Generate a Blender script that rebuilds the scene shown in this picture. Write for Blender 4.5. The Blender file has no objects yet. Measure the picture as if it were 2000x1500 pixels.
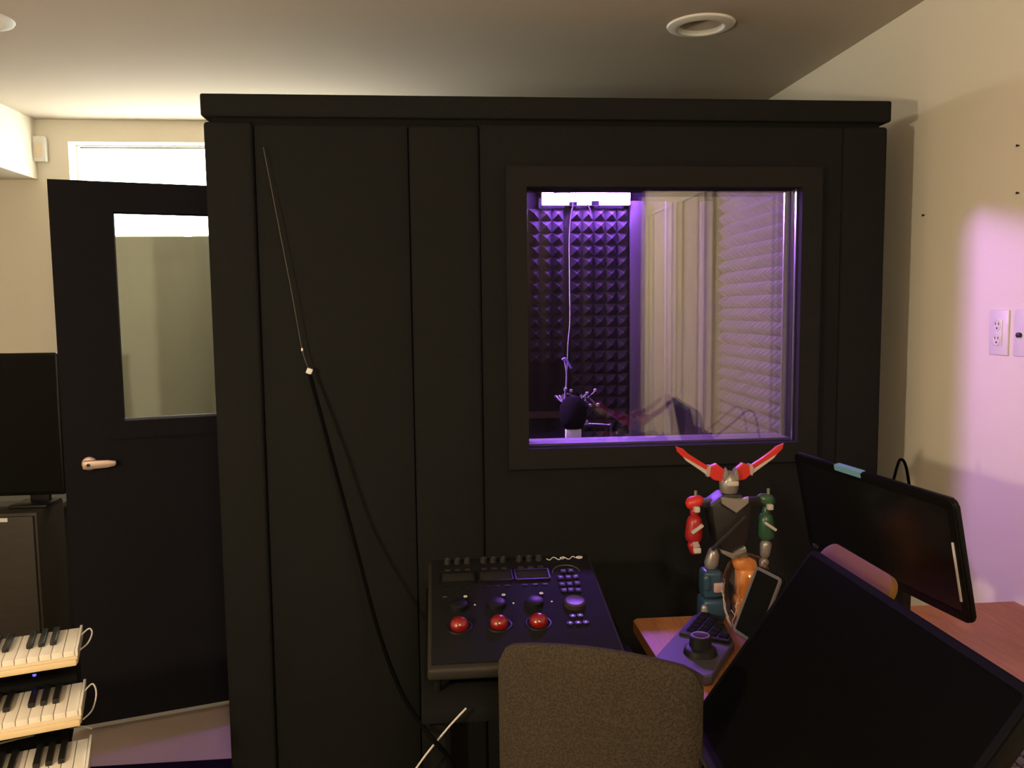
import bpy, bmesh, math, random
from mathutils import Vector, Matrix

random.seed(7)
scene = bpy.context.scene
COL = scene.collection

# ------------------------------------------------------------------ camera
F_PX = 1620.0
CAM = Vector((0.0, -2.35, 1.5))
YAW, PITCH, ROLL = 0.08921, 0.09070, -0.01157
cy_, sy_, cp_, sp_ = math.cos(YAW), math.sin(YAW), math.cos(PITCH), math.sin(PITCH)
fwd = Vector((sy_ * cp_, cy_ * cp_, -sp_))
rgt = Vector((cy_, -sy_, 0))
upv = rgt.cross(fwd)
r2 = rgt * math.cos(ROLL) + upv * math.sin(ROLL)
u2 = upv * math.cos(ROLL) - rgt * math.sin(ROLL)
cam_d = bpy.data.cameras.new('camera')
cam_d.sensor_fit = 'HORIZONTAL'
cam_d.sensor_width = 36.0
cam_d.lens = 36.0 * F_PX / 2000.0
cam_d.clip_start = 0.02
cam = bpy.data.objects.new('camera', cam_d)
COL.objects.link(cam)
M4 = Matrix((r2, u2, -fwd)).transposed().to_4x4()
M4.translation = CAM
cam.matrix_world = M4
scene.camera = cam

# ------------------------------------------------------------------ world, exposure
world = bpy.data.worlds.new('world')
scene.world = world
world.use_nodes = True
world.node_tree.nodes['Background'].inputs[0].default_value = (0.55, 0.62, 0.7, 1)
world.node_tree.nodes['Background'].inputs[1].default_value = 0.3
vs = scene.view_settings
vs.view_transform = 'Standard'
vs.look = 'None'
vs.gamma = 1.0
vs.use_curve_mapping = False
vs.exposure = 0.0
LAMP_STRENGTH = 850.0        # warm bulb of the floor lamp
LED_BACK = 620.0
FILL_STRENGTH = 135.0         # unseen globe lamp added as fill light              # purple LED bar on the booth's rear wall
LED_SIDE = 1550.0              # purple LED bar on the booth's left side
DAYLIGHT = 12.5               # high window

# ------------------------------------------------------------------ materials
MATS = {}
def mat(name, col, rough=0.6, metal=0.0, spec=0.5, noise=0.0, nscale=40.0, bump=0.0, bscale=200.0,
        emit=None, estr=0.0, coat=0.0):
    if name in MATS:
        return MATS[name]
    m = bpy.data.materials.new(name)
    m.use_nodes = True
    nt = m.node_tree
    b = nt.nodes['Principled BSDF']
    b.inputs['Base Color'].default_value = (*col, 1)
    b.inputs['Roughness'].default_value = rough
    b.inputs['Metallic'].default_value = metal
    b.inputs['Specular IOR Level'].default_value = spec
    b.inputs['Coat Weight'].default_value = coat
    if noise or bump:
        tc = nt.nodes.new('ShaderNodeTexCoord')
    if noise:
        n = nt.nodes.new('ShaderNodeTexNoise')
        n.inputs['Scale'].default_value = nscale
        n.inputs['Detail'].default_value = 6
        nt.links.new(tc.outputs['Object'], n.inputs['Vector'])
        mx = nt.nodes.new('ShaderNodeMix')
        mx.data_type = 'RGBA'
        mx.inputs['A'].default_value = (*[c * (1 - noise) for c in col], 1)
        mx.inputs['B'].default_value = (*[min(1, c * (1 + noise)) for c in col], 1)
        nt.links.new(n.outputs['Fac'], mx.inputs['Factor'])
        nt.links.new(mx.outputs['Result'], b.inputs['Base Color'])
    if bump:
        n2 = nt.nodes.new('ShaderNodeTexNoise')
        n2.inputs['Scale'].default_value = bscale
        n2.inputs['Detail'].default_value = 3
        nt.links.new(tc.outputs['Object'], n2.inputs['Vector'])
        bp = nt.nodes.new('ShaderNodeBump')
        bp.inputs['Strength'].default_value = bump
        bp.inputs['Distance'].default_value = 0.004
        nt.links.new(n2.outputs['Fac'], bp.inputs['Height'])
        nt.links.new(bp.outputs['Normal'], b.inputs['Normal'])
    if emit:
        b.inputs['Emission Color'].default_value = (*emit, 1)
        b.inputs['Emission Strength'].default_value = estr
    MATS[name] = m
    return m

def glass_mat(name, ior=1.5, tint=(1, 1, 1), rough=0.0):
    m = bpy.data.materials.new(name)
    m.use_nodes = True
    nt = m.node_tree
    nt.nodes.clear()
    out = nt.nodes.new('ShaderNodeOutputMaterial')
    mix = nt.nodes.new('ShaderNodeMixShader')
    fr = nt.nodes.new('ShaderNodeFresnel')
    ge = nt.nodes.new('ShaderNodeNewGeometry')
    mr = nt.nodes.new('ShaderNodeMapRange')          # same reflectance entering and leaving the thin sheet
    mr.inputs['To Min'].default_value = ior
    mr.inputs['To Max'].default_value = 1.0 / ior
    nt.links.new(ge.outputs['Backfacing'], mr.inputs['Value'])
    nt.links.new(mr.outputs['Result'], fr.inputs['IOR'])
    tr = nt.nodes.new('ShaderNodeBsdfTransparent')
    tr.inputs['Color'].default_value = (*tint, 1)
    gl = nt.nodes.new('ShaderNodeBsdfGlossy')
    gl.inputs['Roughness'].default_value = rough
    nt.links.new(fr.outputs[0], mix.inputs[0])
    nt.links.new(tr.outputs[0], mix.inputs[1])
    nt.links.new(gl.outputs[0], mix.inputs[2])
    nt.links.new(mix.outputs[0], out.inputs[0])
    MATS[name] = m
    return m

def wood_mat(name, c1, c2, scale=12.0, axis=(1, 14, 14), rough=0.45):
    m = bpy.data.materials.new(name)
    m.use_nodes = True
    nt = m.node_tree
    b = nt.nodes['Principled BSDF']
    tc = nt.nodes.new('ShaderNodeTexCoord')
    mp = nt.nodes.new('ShaderNodeMapping')
    mp.inputs['Scale'].default_value = axis
    n = nt.nodes.new('ShaderNodeTexNoise')
    n.inputs['Scale'].default_value = scale
    n.inputs['Detail'].default_value = 5
    rp = nt.nodes.new('ShaderNodeValToRGB')
    rp.color_ramp.elements[0].position = 0.35
    rp.color_ramp.elements[0].color = (*c1, 1)
    rp.color_ramp.elements[1].position = 0.7
    rp.color_ramp.elements[1].color = (*c2, 1)
    nt.links.new(tc.outputs['Object'], mp.inputs['Vector'])
    nt.links.new(mp.outputs['Vector'], n.inputs['Vector'])
    nt.links.new(n.outputs['Fac'], rp.inputs['Fac'])
    nt.links.new(rp.outputs['Color'], b.inputs['Base Color'])
    b.inputs['Roughness'].default_value = rough
    MATS[name] = m
    return m

def weave_mat(name, c1, c2, scale):
    m = bpy.data.materials.new(name)
    m.use_nodes = True
    nt = m.node_tree
    b = nt.nodes['Principled BSDF']
    tc = nt.nodes.new('ShaderNodeTexCoord')
    mp = nt.nodes.new('ShaderNodeMapping')
    mp.inputs['Rotation'].default_value = (0.3, 0.5, 0.6)
    ck = nt.nodes.new('ShaderNodeTexVoronoi')
    ck.inputs['Scale'].default_value = scale
    rp = nt.nodes.new('ShaderNodeValToRGB')
    rp.color_ramp.elements[0].color = (*c2, 1)
    rp.color_ramp.elements[1].color = (*c1, 1)
    rp.color_ramp.elements[1].position = 0.7
    nt.links.new(tc.outputs['Object'], mp.inputs['Vector'])
    nt.links.new(mp.outputs['Vector'], ck.inputs['Vector'])
    nt.links.new(ck.outputs['Distance'], rp.inputs['Fac'])
    nt.links.new(rp.outputs['Color'], b.inputs['Base Color'])
    bp = nt.nodes.new('ShaderNodeBump')
    bp.inputs['Strength'].default_value = 0.5
    bp.inputs['Distance'].default_value = 0.002
    nt.links.new(ck.outputs['Distance'], bp.inputs['Height'])
    nt.links.new(bp.outputs['Normal'], b.inputs['Normal'])
    b.inputs['Roughness'].default_value = 0.95
    b.inputs['Specular IOR Level'].default_value = 0.1
    MATS[name] = m
    return m

PURPLE = (0.36, 0.115, 1.0)
WALL = mat('wall_paint', (0.78, 0.74, 0.625), 0.85, spec=0.2, bump=0.12, bscale=260)
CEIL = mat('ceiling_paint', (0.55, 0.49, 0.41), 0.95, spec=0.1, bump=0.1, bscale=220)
FLOOR = mat('floor_vinyl', (0.42, 0.35, 0.28), 0.6, spec=0.3, noise=0.12, nscale=6)
FABRIC = mat('booth_carpet', (0.0142, 0.0145, 0.0138), 1.0, spec=0.05, noise=0.35, nscale=350, bump=0.5, bscale=420)
DOORFAB = mat('door_carpet', (0.014, 0.0135, 0.0150), 1.0, spec=0.05, noise=0.35, nscale=350, bump=0.5, bscale=420)
FRAMEM = mat('window_trim_dark', (0.0150, 0.0150, 0.0145), 0.9, spec=0.1, noise=0.2, nscale=200, bump=0.3, bscale=300)
FOAM = mat('foam_charcoal', (0.075, 0.068, 0.075), 1.0, spec=0.03, noise=0.15, nscale=300, bump=0.2, bscale=500)
BOOTHIN = mat('booth_inner_carpet', (0.035, 0.032, 0.034), 1.0, spec=0.03, bump=0.3, bscale=400)
PILASTER = mat('booth_inner_board', (0.14, 0.125, 0.13), 0.8, spec=0.2, bump=0.1, bscale=200)
BOOTHGLASS = glass_mat('booth_glass', 1.9)
DOORGLASS = glass_mat('door_glass', 1.45, (0.83, 0.88, 0.86))
JARGLASS = glass_mat('jar_glass', 1.6, (0.97, 0.97, 0.97))
BLACKPL = mat('black_plastic', (0.007, 0.007, 0.0075), 0.45, spec=0.3)
BLACKMATTE = mat('black_matte', (0.007, 0.007, 0.0065), 0.9, spec=0.1)
SCREEN = mat('screen_black', (0.006, 0.006, 0.0065), 0.22, spec=0.45)
SCREENM = mat('screen_matte', (0.0030, 0.0030, 0.0026), 0.22, spec=0.08)
BEZEL = mat('bezel_black', (0.005, 0.005, 0.005), 0.3, spec=0.12)
DARKGREY = mat('dark_grey_plastic', (0.022, 0.021, 0.020), 0.5)
GREY = mat('grey_plastic', (0.11, 0.11, 0.12), 0.4)
SILVER = mat('silver_metal', (0.62, 0.60, 0.57), 0.3, metal=1.0)
NICKEL = mat('satin_nickel', (0.62, 0.47, 0.38), 0.5, metal=0.6)
WHITEPL = mat('white_plastic', (0.75, 0.73, 0.70), 0.4)
WHITEMARK = mat('white_marking', (0.72, 0.72, 0.70), 0.6)
CREAM = mat('cream_plastic', (0.72, 0.60, 0.42), 0.5)
KEYW = mat('white_key_plastic', (0.80, 0.74, 0.64), 0.3)
KEYB = mat('black_key_plastic', (0.012, 0.011, 0.010), 0.35)
RED = mat('toy_red', (0.55, 0.025, 0.018), 0.4)
REDD = mat('toy_dark_red', (0.33, 0.012, 0.016), 0.35)
TOYWHITE = mat('toy_white', (0.50, 0.46, 0.42), 0.4)
TOYSILVER = mat('toy_silver', (0.30, 0.28, 0.27), 0.35, metal=0.5)
TOYGREY = mat('toy_grey', (0.012, 0.011, 0.0115), 0.45)
TOYGREEN = mat('toy_green', (0.028, 0.085, 0.045), 0.3)
TOYBLUE = mat('toy_blue', (0.025, 0.060, 0.10), 0.3)
TOYYELLOW = mat('toy_orange', (0.75, 0.25, 0.045), 0.4)
TOYPINK = mat('toy_pinkish', (0.45, 0.30, 0.29), 0.5)
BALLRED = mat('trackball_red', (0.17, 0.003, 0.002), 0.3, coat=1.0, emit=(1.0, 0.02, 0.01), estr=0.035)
DISPLAY = mat('display_glass', (0.022, 0.021, 0.018), 0.9, spec=0.05)
CONSOLE = mat('console_top', (0.007, 0.0068, 0.0075), 0.8, spec=0.15, noise=0.15, nscale=300)
CONSIDE = mat('console_edge', (0.022, 0.019, 0.015), 0.6, spec=.3)
CHAIRFAB = weave_mat('chair_mesh', (0.052, 0.040, 0.028), (0.024, 0.018, 0.012), 260)
DESKWOOD = wood_mat('desk_bamboo', (0.30, 0.115, 0.035), (0.40, 0.17, 0.06), 10.0, (14, 1.2, 14))
DESKBROWN = wood_mat('left_desk_wood', (0.019, 0.014, 0.008), (0.027, 0.020, 0.012), 8.0, (2, 2, 10), 0.6)
DESKTOPG = mat('left_desk_top', (0.10, 0.088, 0.07), 0.6)
BACKDROP = mat('backdrop_cloth', (0.018, 0.013, 0.011), 0.95, spec=0.05, bump=0.3, bscale=300)
RUG = mat('rug_dark', (0.012, 0.008, 0.014), 1.0, spec=0.02, noise=0.4, nscale=200, bump=0.6, bscale=300)
LEDM = mat('led_purple', (0.8, 0.7, 0.9), 0.4, emit=PURPLE, estr=LED_BACK)
LEDM2 = mat('led_purple_side', (0.8, 0.7, 0.9), 0.4, emit=(0.66, 0.30, 1.0), estr=LED_SIDE)
BULB = mat('lamp_bulb', (1, 0.9, 0.7), 0.4, emit=(1.0, 0.80, 0.54), estr=LAMP_STRENGTH)
DAY = mat('daylight_pane', (0.9, 0.95, 1.0), 0.3, emit=(1.0, 0.985, 0.87), estr=DAYLIGHT)
BLUELED = mat('blue_led', (0.1, 0.1, 0.9), 0.4, emit=(0.10, 0.09, 1.0), estr=2.2)
TRIMWHITE = mat('window_paint', (0.85, 0.86, 0.82), 0.6)
CABLEWHITE = mat('cable_white', (0.55, 0.52, 0.48), 0.5)
CABLEBLACK = mat('cable_black', (0.004, 0.004, 0.004), 1.0, spec=0.0)
CABLESILVER = mat('cable_silver', (0.09, 0.085, 0.075), 0.7, spec=.2)

# ------------------------------------------------------------------ mesh helpers
def finish(bm, name, m, parent=None, smooth=False, loc=None, rot=None):
    bmesh.ops.recalc_face_normals(bm, faces=bm.faces)
    me = bpy.data.meshes.new(name)
    bm.to_mesh(me)
    bm.free()
    if smooth:
        for p in me.polygons:
            p.use_smooth = True
        try:
            me.set_sharp_from_angle(angle=math.radians(40))
        except Exception:
            pass
    me.materials.append(m)
    o = bpy.data.objects.new(name, me)
    COL.objects.link(o)
    if parent:
        o.parent = parent
    if loc is not None:
        o.location = loc
    if rot is not None:
        o.rotation_euler = rot
    return o

def add_box(bm, a, b, bev=0.0, seg=2, mtx=None):
    a, b = Vector(a), Vector(b)
    c, s = (a + b) / 2, (b - a)
    g = bmesh.ops.create_cube(bm, size=1.0, matrix=Matrix.Translation(c) @ Matrix.Diagonal((abs(s.x), abs(s.y), abs(s.z), 1)))
    vs_ = g['verts']
    if bev:
        es = list({e for v in vs_ for e in v.link_edges})
        r = bmesh.ops.bevel(bm, geom=es, offset=bev, segments=seg, profile=0.5, affect='EDGES')
        vs_ = list({v for f in r['faces'] for v in f.verts} | {v for v in vs_ if v.is_valid})
        # include all linked
        seen = set(vs_)
        stack = list(vs_)
        while stack:
            v = stack.pop()
            for e in v.link_edges:
                w = e.other_vert(v)
                if w not in seen:
                    seen.add(w); stack.append(w)
        vs_ = list(seen)
    if mtx is not None:
        bmesh.ops.transform(bm, matrix=mtx, verts=vs_)
    return vs_

def box(name, a, b, m, parent=None, bev=0.0, seg=2, mtx=None, smooth=None):
    bm = bmesh.new()
    add_box(bm, a, b, bev, seg, mtx)
    return finish(bm, name, m, parent, smooth=bool(bev) if smooth is None else smooth)

def add_lathe(bm, prof, n=32, mtx=None, close=True):
    rings = []
    for r, z in prof:
        if r < 1e-6:
            rings.append([bm.verts.new((0, 0, z))])
        else:
            rings.append([bm.verts.new((r * math.cos(2 * math.pi * k / n), r * math.sin(2 * math.pi * k / n), z)) for k in range(n)])
    for A, B in zip(rings, rings[1:]):
        for k in range(n):
            k2 = (k + 1) % n
            if len(A) == 1 and len(B) == 1:
                continue
            if len(A) == 1:
                bm.faces.new((A[0], B[k], B[k2]))
            elif len(B) == 1:
                bm.faces.new((A[k], A[k2], B[0]))
            else:
                bm.faces.new((A[k], A[k2], B[k2], B[k]))
    if close:
        for Rg in (rings[0], rings[-1]):
            if len(Rg) > 1:
                try:
                    bm.faces.new(Rg)
                except ValueError:
                    pass
    vs_ = [v for Rg in rings for v in Rg]
    if mtx is not None:
        bmesh.ops.transform(bm, matrix=mtx, verts=vs_)
    return vs_

def lathe(name, prof, m, parent=None, n=32, mtx=None, close=True):
    bm = bmesh.new()
    add_lathe(bm, prof, n, mtx, close)
    return finish(bm, name, m, parent, smooth=True)

def smooth_path(pts, sub=8):
    P = [Vector(p) for p in pts]
    if len(P) < 3:
        return P
    out = []
    for i in range(len(P) - 1):
        p0 = P[max(i - 1, 0)]; p1 = P[i]; p2 = P[i + 1]; p3 = P[min(i + 2, len(P) - 1)]
        for k in range(sub):
            t = k / sub
            out.append(0.5 * ((2 * p1) + (p2 - p0) * t + (2 * p0 - 5 * p1 + 4 * p2 - p3) * t * t + (3 * p1 - p0 - 3 * p2 + p3) * t ** 3))
    out.append(P[-1])
    return out

def add_tube(bm, pts, r, n=8, r_end=None, closed=False):
    P = [Vector(p) for p in pts]
    L = len(P)
    rings = []
    up = Vector((0, 0, 1))
    prev = None
    for i in range(L):
        if closed:
            t = (P[(i + 1) % L] - P[i - 1]).normalized()
        else:
            t = (P[min(i + 1, L - 1)] - P[max(i - 1, 0)]).normalized()
        if prev is None:
            s = t.cross(up)
            if s.length < 1e-3:
                s = t.cross(Vector((1, 0, 0)))
            s.normalize()
        else:
            s = (prev - t * prev.dot(t)).normalized()
        prev = s
        q = t.cross(s)
        rr = r if r_end is None else r + (r_end - r) * i / (L - 1)
        rings.append([bm.verts.new(P[i] + (s * math.cos(2 * math.pi * k / n) + q * math.sin(2 * math.pi * k / n)) * rr) for k in range(n)])
    pairs = list(zip(rings, rings[1:]))
    if closed:
        pairs.append((rings[-1], rings[0]))
    for A, B in pairs:
        for k in range(n):
            bm.faces.new((A[k], A[(k + 1) % n], B[(k + 1) % n], B[k]))
    if not closed:
        bm.faces.new(rings[0]); bm.faces.new(rings[-1])
    return [v for Rg in rings for v in Rg]

def tube(name, pts, r, m, parent=None, n=8, sub=8, r_end=None, closed=False):
    bm = bmesh.new()
    add_tube(bm, smooth_path(pts, sub) if sub and not closed else pts, r, n, r_end, closed)
    return finish(bm, name, m, parent, smooth=True)

def add_prism(bm, poly, d, mtx=None, bev=0.0):
    """poly: 2D outline (x, z); extruded along +y by d"""
    A = [bm.verts.new((p[0], 0, p[1])) for p in poly]
    B = [bm.verts.new((p[0], d, p[1])) for p in poly]
    fs = [bm.faces.new(A), bm.faces.new(B)]
    n = len(poly)
    for k in range(n):
        bm.faces.new((A[k], A[(k + 1) % n], B[(k + 1) % n], B[k]))
    vs_ = A + B
    if bev:
        es = [e for f in fs for e in f.edges]
        r = bmesh.ops.bevel(bm, geom=es, offset=bev, segments=2, profile=0.5, affect='EDGES')
        seen = set(v for v in vs_ if v.is_valid) | {v for f in r['faces'] for v in f.verts}
        vs_ = list(seen)
    if mtx is not None:
        bmesh.ops.transform(bm, matrix=mtx, verts=vs_)
    return vs_

def prism(name, poly, d, m, parent=None, mtx=None, bev=0.0, smooth=False):
    bm = bmesh.new()
    add_prism(bm, poly, d, mtx, bev)
    return finish(bm, name, m, parent, smooth=smooth)

def rrect(w, h, r, n=5, cx=0.0, cz=0.0):
    pts = []
    for sx, sz, a0 in ((1, 1, 0), (-1, 1, 90), (-1, -1, 180), (1, -1, 270)):
        for k in range(n + 1):
            a = math.radians(a0 + 90 * k / n)
            pts.append((cx + sx * (w / 2 - r) + r * math.cos(a), cz + sz * (h / 2 - r) + r * math.sin(a)))
    return pts

def ring_prism(name, outer, inner, d, m, parent=None, mtx=None):
    """frame: two outlines with the same number of points, extruded along +y"""
    bm = bmesh.new()
    n = len(outer)
    V = []
    for poly, y in ((outer, 0), (inner, 0), (inner, d), (outer, d)):
        V.append([bm.verts.new((p[0], y, p[1])) for p in poly])
    for i in range(4):
        A, B = V[i], V[(i + 1) % 4]
        for k in range(n):
            bm.faces.new((A[k], A[(k + 1) % n], B[(k + 1) % n], B[k]))
    if mtx is not None:
        bmesh.ops.transform(bm, matrix=mtx, verts=bm.verts[:])
    return finish(bm, name, m, parent)

def frame_xz(name, x0, x1, z0, z1, ix0, ix1, iz0, iz1, y0, y1, m, parent=None):
    return ring_prism(name, [(x0, z0), (x1, z0), (x1, z1), (x0, z1)], [(ix0, iz0), (ix1, iz0), (ix1, iz1), (ix0, iz1)],
                      y1 - y0, m, parent, Matrix.Translation((0, y0, 0)))

def thing(name, label, cat, loc=(0, 0, 0), rotz=0.0, group=None):
    o = bpy.data.objects.new(name, None)
    o.empty_display_size = 0.05
    COL.objects.link(o)
    o.location = loc
    o.rotation_euler = (0, 0, rotz)
    o['label'] = label
    o['category'] = cat
    if group:
        o['group'] = group
    return o

def tag(o, label, cat, group=None):
    o['label'] = label
    o['category'] = cat
    if group:
        o['group'] = group
    return o

def struct(o, label=None):
    o['kind'] = 'structure'
    if label:
        o['label'] = label
    return o

def copy_of(o, parent, loc=None, rot=None):
    c = o.copy()
    COL.objects.link(c)
    c.parent = parent
    if loc is not None:
        c.location = loc
    if rot is not None:
        c.rotation_euler = rot
    return c

# ------------------------------------------------------------------ room shell
XR, YB, ZC = 1.465, 1.78, 2.40
XL, YN = -3.0, -3.42
WX0, WX1, WZ0, WZ1 = -1.70, -0.20, 1.86, 2.30         # high window opening

struct(box('floor', (XL - .1, YN - .1, -0.06), (XR + .1, YB + .3, 0.0), FLOOR), 'pale beige floor')
struct(box('wall_right', (XR, YN - .1, 0), (XR + .1, YB + .1, ZC + .1), WALL), 'cream painted wall to the right of the booth')
struct(box('wall_left', (XL - .1, YN - .1, 0), (XL, YB + .1, ZC + .1), WALL), 'cream wall left of the keyboards')
struct(box('wall_near', (XL, YN - .1, 0), (XR, YN, ZC + .1), WALL), 'cream wall facing the booth')
# rear wall with the window opening
bm = bmesh.new()
for a, b in (((XL, YB, 0), (WX0, YB + .12, ZC + .1)), ((WX1, YB, 0), (XR, YB + .12, ZC + .1)),
             ((WX0, YB, 0), (WX1, YB + .12, WZ0)), ((WX0, YB, WZ1), (WX1, YB + .12, ZC + .1))):
    add_box(bm, a, b)
struct(finish(bm, 'wall_back', WALL), 'cream wall with a high daylit window')

# ceiling with two round openings
HOLES = [(0.862, 0.338, 0.082), (-1.385, 0.405, 0.082)]
bm = bmesh.new()
xs = [XL - .1]
S = 0.14
def cquad(x0, y0, x1, y1):
    if x1 - x0 < 1e-6 or y1 - y0 < 1e-6:
        return
    bm.faces.new([bm.verts.new(p) for p in ((x0, y0, ZC), (x1, y0, ZC), (x1, y1, ZC), (x0, y1, ZC))])
prev = XL - .1
for hx, hy, hr in sorted(HOLES):
    cquad(prev, YN - .1, hx - S, YB + .1)
    cquad(hx - S, YN - .1, hx + S, hy - S)
    cquad(hx - S, hy + S, hx + S, YB + .1)
    n = 48
    ci, sq = [], []
    for k in range(n):
        a = 2 * math.pi * k / n
        c, s = math.cos(a), math.sin(a)
        q = S / max(abs(c), abs(s))
        ci.append(bm.verts.new((hx + hr * c, hy + hr * s, ZC)))
        sq.append(bm.verts.new((hx + q * c, hy + q * s, ZC)))
    for k in range(n):
        k2 = (k + 1) % n
        bm.faces.new((ci[k], ci[k2], sq[k2], sq[k]))
    prev = hx + S
cquad(prev, YN - .1, XR + .1, YB + .1)
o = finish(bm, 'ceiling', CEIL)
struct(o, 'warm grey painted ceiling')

# soffit at the far left, high window
struct(box('trim_1', (XL, -1.6, 2.126), (-1.842, YB, ZC), WALL), 'boxed soffit under the ceiling at the far left')
w1 = struct(frame_xz('window_1', WX0 + .001, WX1 - .001, WZ0 + .001, WZ1 - .001, WX0 + .02, WX1 - .02, WZ0 + .015, WZ1 - .006, YB + .09, YB + .118, TRIMWHITE),
            'white framed high window blown out by daylight')
box('pane', (WX0 + .015, YB + .10, WZ0 + .01), (WX1 - .015, YB + .108, WZ1 - .004), DAY, w1)
box('mullion', (WX0 + .92, YB + .092, WZ0 + .015), (WX0 + .95, YB + .099, WZ1 - .006), TRIMWHITE, w1)
box('blind_rail', (WX0 + .022, YB + .082, WZ1 - .014), (WX1 - .022, YB + .089, WZ1 - .008), mat('rail_grey', (.05, .045, .035), .6), w1)

# recessed ceiling lights, unlit
def downlight(hx, hy, hr, label):
    t = thing('recessed_light', label, 'ceiling light', (hx, hy, ZC), 0, 'recessed ceiling lights')
    lathe('trim_ring', [(hr * .86, .004), (hr * .90, -.011), (hr * 1.0, -.013), (hr * 1.28, -.006), (hr * 1.32, .0), (hr * .97, .002), (hr * .86, .004)], TRIMWHITE, t, 48, close=False)
    lathe('baffle', [(hr * .88, .0), (hr * .80, .03), (hr * .70, .09), (0, .09)], mat('baffle_grey', (0.42, 0.37, 0.31), 0.6), t, 40, close=False)
    lathe('bulb', [(0, .035), (hr * .35, .04), (hr * .5, .055), (hr * .5, .075), (hr * .3, .088), (0, .088)], mat('bulb_off', (0.30, 0.26, 0.21), 0.3), t, 32)
    return t
downlight(*HOLES[0], 'white recessed ceiling light above the booth window side')
downlight(*HOLES[1], 'white recessed ceiling light cut by the left picture edge')

# small sensor box on the rear wall
t = thing('motion_sensor', 'small off white box mounted on the wall beside the soffit', 'sensor', (-1.818, YB, 2.203))
box('housing', (-.030, -.035, 0), (.030, -.002, .116), WHITEPL, t, .006)
box('lens', (-.014, -.040, .02), (.014, -.034, .085), CREAM, t, .003)

# ------------------------------------------------------------------ sound booth
BX0, BX1, BZ1 = -0.617, 1.313, 2.012
BYB = 1.32
booth = thing('sound_booth', 'large black carpeted sound isolation booth with a wide window', 'sound booth', (0, 0, 0))
box('roof_panel', (BX0 - .004, -.006, 2.024), (BX1 + .006, BYB + .01, 2.084), FABRIC, booth, .006, 3)
box('roof_gasket', (BX0 + .02, .015, 2.0), (BX1 - .02, BYB - .02, 2.03), BLACKMATTE, booth)
box('corner_panel', (BX0, 0, 0), (-.489, .11, BZ1), FABRIC, booth, .010, 3)
box('wall_panel', (-.487, .014, 0), (-.070, .11, BZ1 - .004), FABRIC, booth, .006)
box('wall_panel', (-.068, -.004, 0), (.126, .11, BZ1 - .006), FABRIC, booth, .012, 3)
wx0, wx1, wz0, wz1 = .256, 1.052, 1.098, 1.838      # window opening
bm = bmesh.new()
for a, b in (((.128, .006, 0), (1.178, .11, wz0)), ((.128, .006, wz1), (1.178, .11, BZ1 - .004)),
             ((.128, .006, wz0), (wx0, .11, wz1)), ((wx1, .006, wz0), (1.178, .11, wz1))):
    add_box(bm, a, b)
bmesh.ops.remove_doubles(bm, verts=bm.verts, dist=1e-5)
finish(bm, 'window_wall_panel', FABRIC, booth)
box('corner_panel', (1.180, 0, 0), (BX1, .11, BZ1), FABRIC, booth, .010, 3)
wf = frame_xz('window_frame', .198, 1.112, 1.040, 1.894, wx0, wx1, wz0, wz1, -.016, .008, FRAMEM, booth)
for i, y in enumerate((.028, .088)):
    box('window_pane', (wx0 - .004, y, wz0 - .004), (wx1 + .004, y + .006, wz1 + .004), BOOTHGLASS, booth)
# bright aluminium glazing beads down the right-hand reveal and a sill strip
box('glazing_bead', (wx1 - .0035, .016, wz0), (wx1 - .001, .0265, wz1), SILVER, booth)
box('glazing_bead', (wx1 - .0045, .096, wz0), (wx1 - .001, .104, wz1), SILVER, booth)
box('window_sill', (wx0, .036, wz0), (wx1, .086, wz0 + .006), mat('sill_vinyl', (0.06, 0.05, 0.06), .5), booth)
box('window_sill', (wx0, .1, wz0 - .02), (wx1, .15, wz0 + .004), mat('sill_vinyl', (0.06, 0.05, 0.06), .5), booth)
# side and rear walls, inner lining, floor
box('side_panel', (1.258, .112, 0), (BX1 - .002, BYB, BZ1), FABRIC, booth)
box('rear_panel', (BX0 + .05, 1.245, 0), (1.256, BYB, BZ1), BOOTHIN, booth)
bm = bmesh.new()
for a, b in (((BX0, .112, 0), (BX0 + .05, .14, BZ1)), ((BX0, .715, 0), (BX0 + .05, BYB, BZ1)), ((BX0, .14, 1.965), (BX0 + .05, .715, BZ1)), ((BX0, .14, 0), (BX0 + .05, .715, .02))):
    add_box(bm, a, b)
finish(bm, 'doorway_panel', FABRIC, booth)
box('floor_panel', (BX0 + .05, .112, .001), (1.257, 1.244, .03), BOOTHIN, booth)

# pyramid foam, two-inch pyramids; tile of nx x nz
PY = 0.0508
_foam = {}
def foam_mesh(nx, nz):
    if (nx, nz) in _foam:
        return _foam[(nx, nz)]
    bm = bmesh.new()
    h0, h1 = .012, .046
    for i in range(nx):
        for k in range(nz):
            x, z = i * PY, k * PY
            c = [bm.verts.new(p) for p in ((x, -h0, z), (x + PY, -h0, z), (x + PY, -h0, z + PY), (x, -h0, z + PY))]
            j = random.uniform(-.0015, .0015)
            top = bm.verts.new((x + PY / 2 + j, -h1, z + PY / 2 + random.uniform(-.0015, .0015)))
            for q in range(4):
                bm.faces.new((c[q], c[(q + 1) % 4], top))
    bmesh.ops.remove_doubles(bm, verts=bm.verts, dist=1e-5)
    W, Hh = nx * PY, nz * PY
    be = [e for e in bm.edges if e.is_boundary]
    r = bmesh.ops.extrude_edge_only(bm, edges=be)
    for v in [v for v in r['geom'] if isinstance(v, bmesh.types.BMVert)]:
        v.co.y = 0
    bmesh.ops.recalc_face_normals(bm, faces=bm.faces)
    me = bpy.data.meshes.new('foam_tile')
    bm.to_mesh(me); bm.free()
    me.materials.append(FOAM)
    _foam[(nx, nz)] = me
    return me
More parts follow.
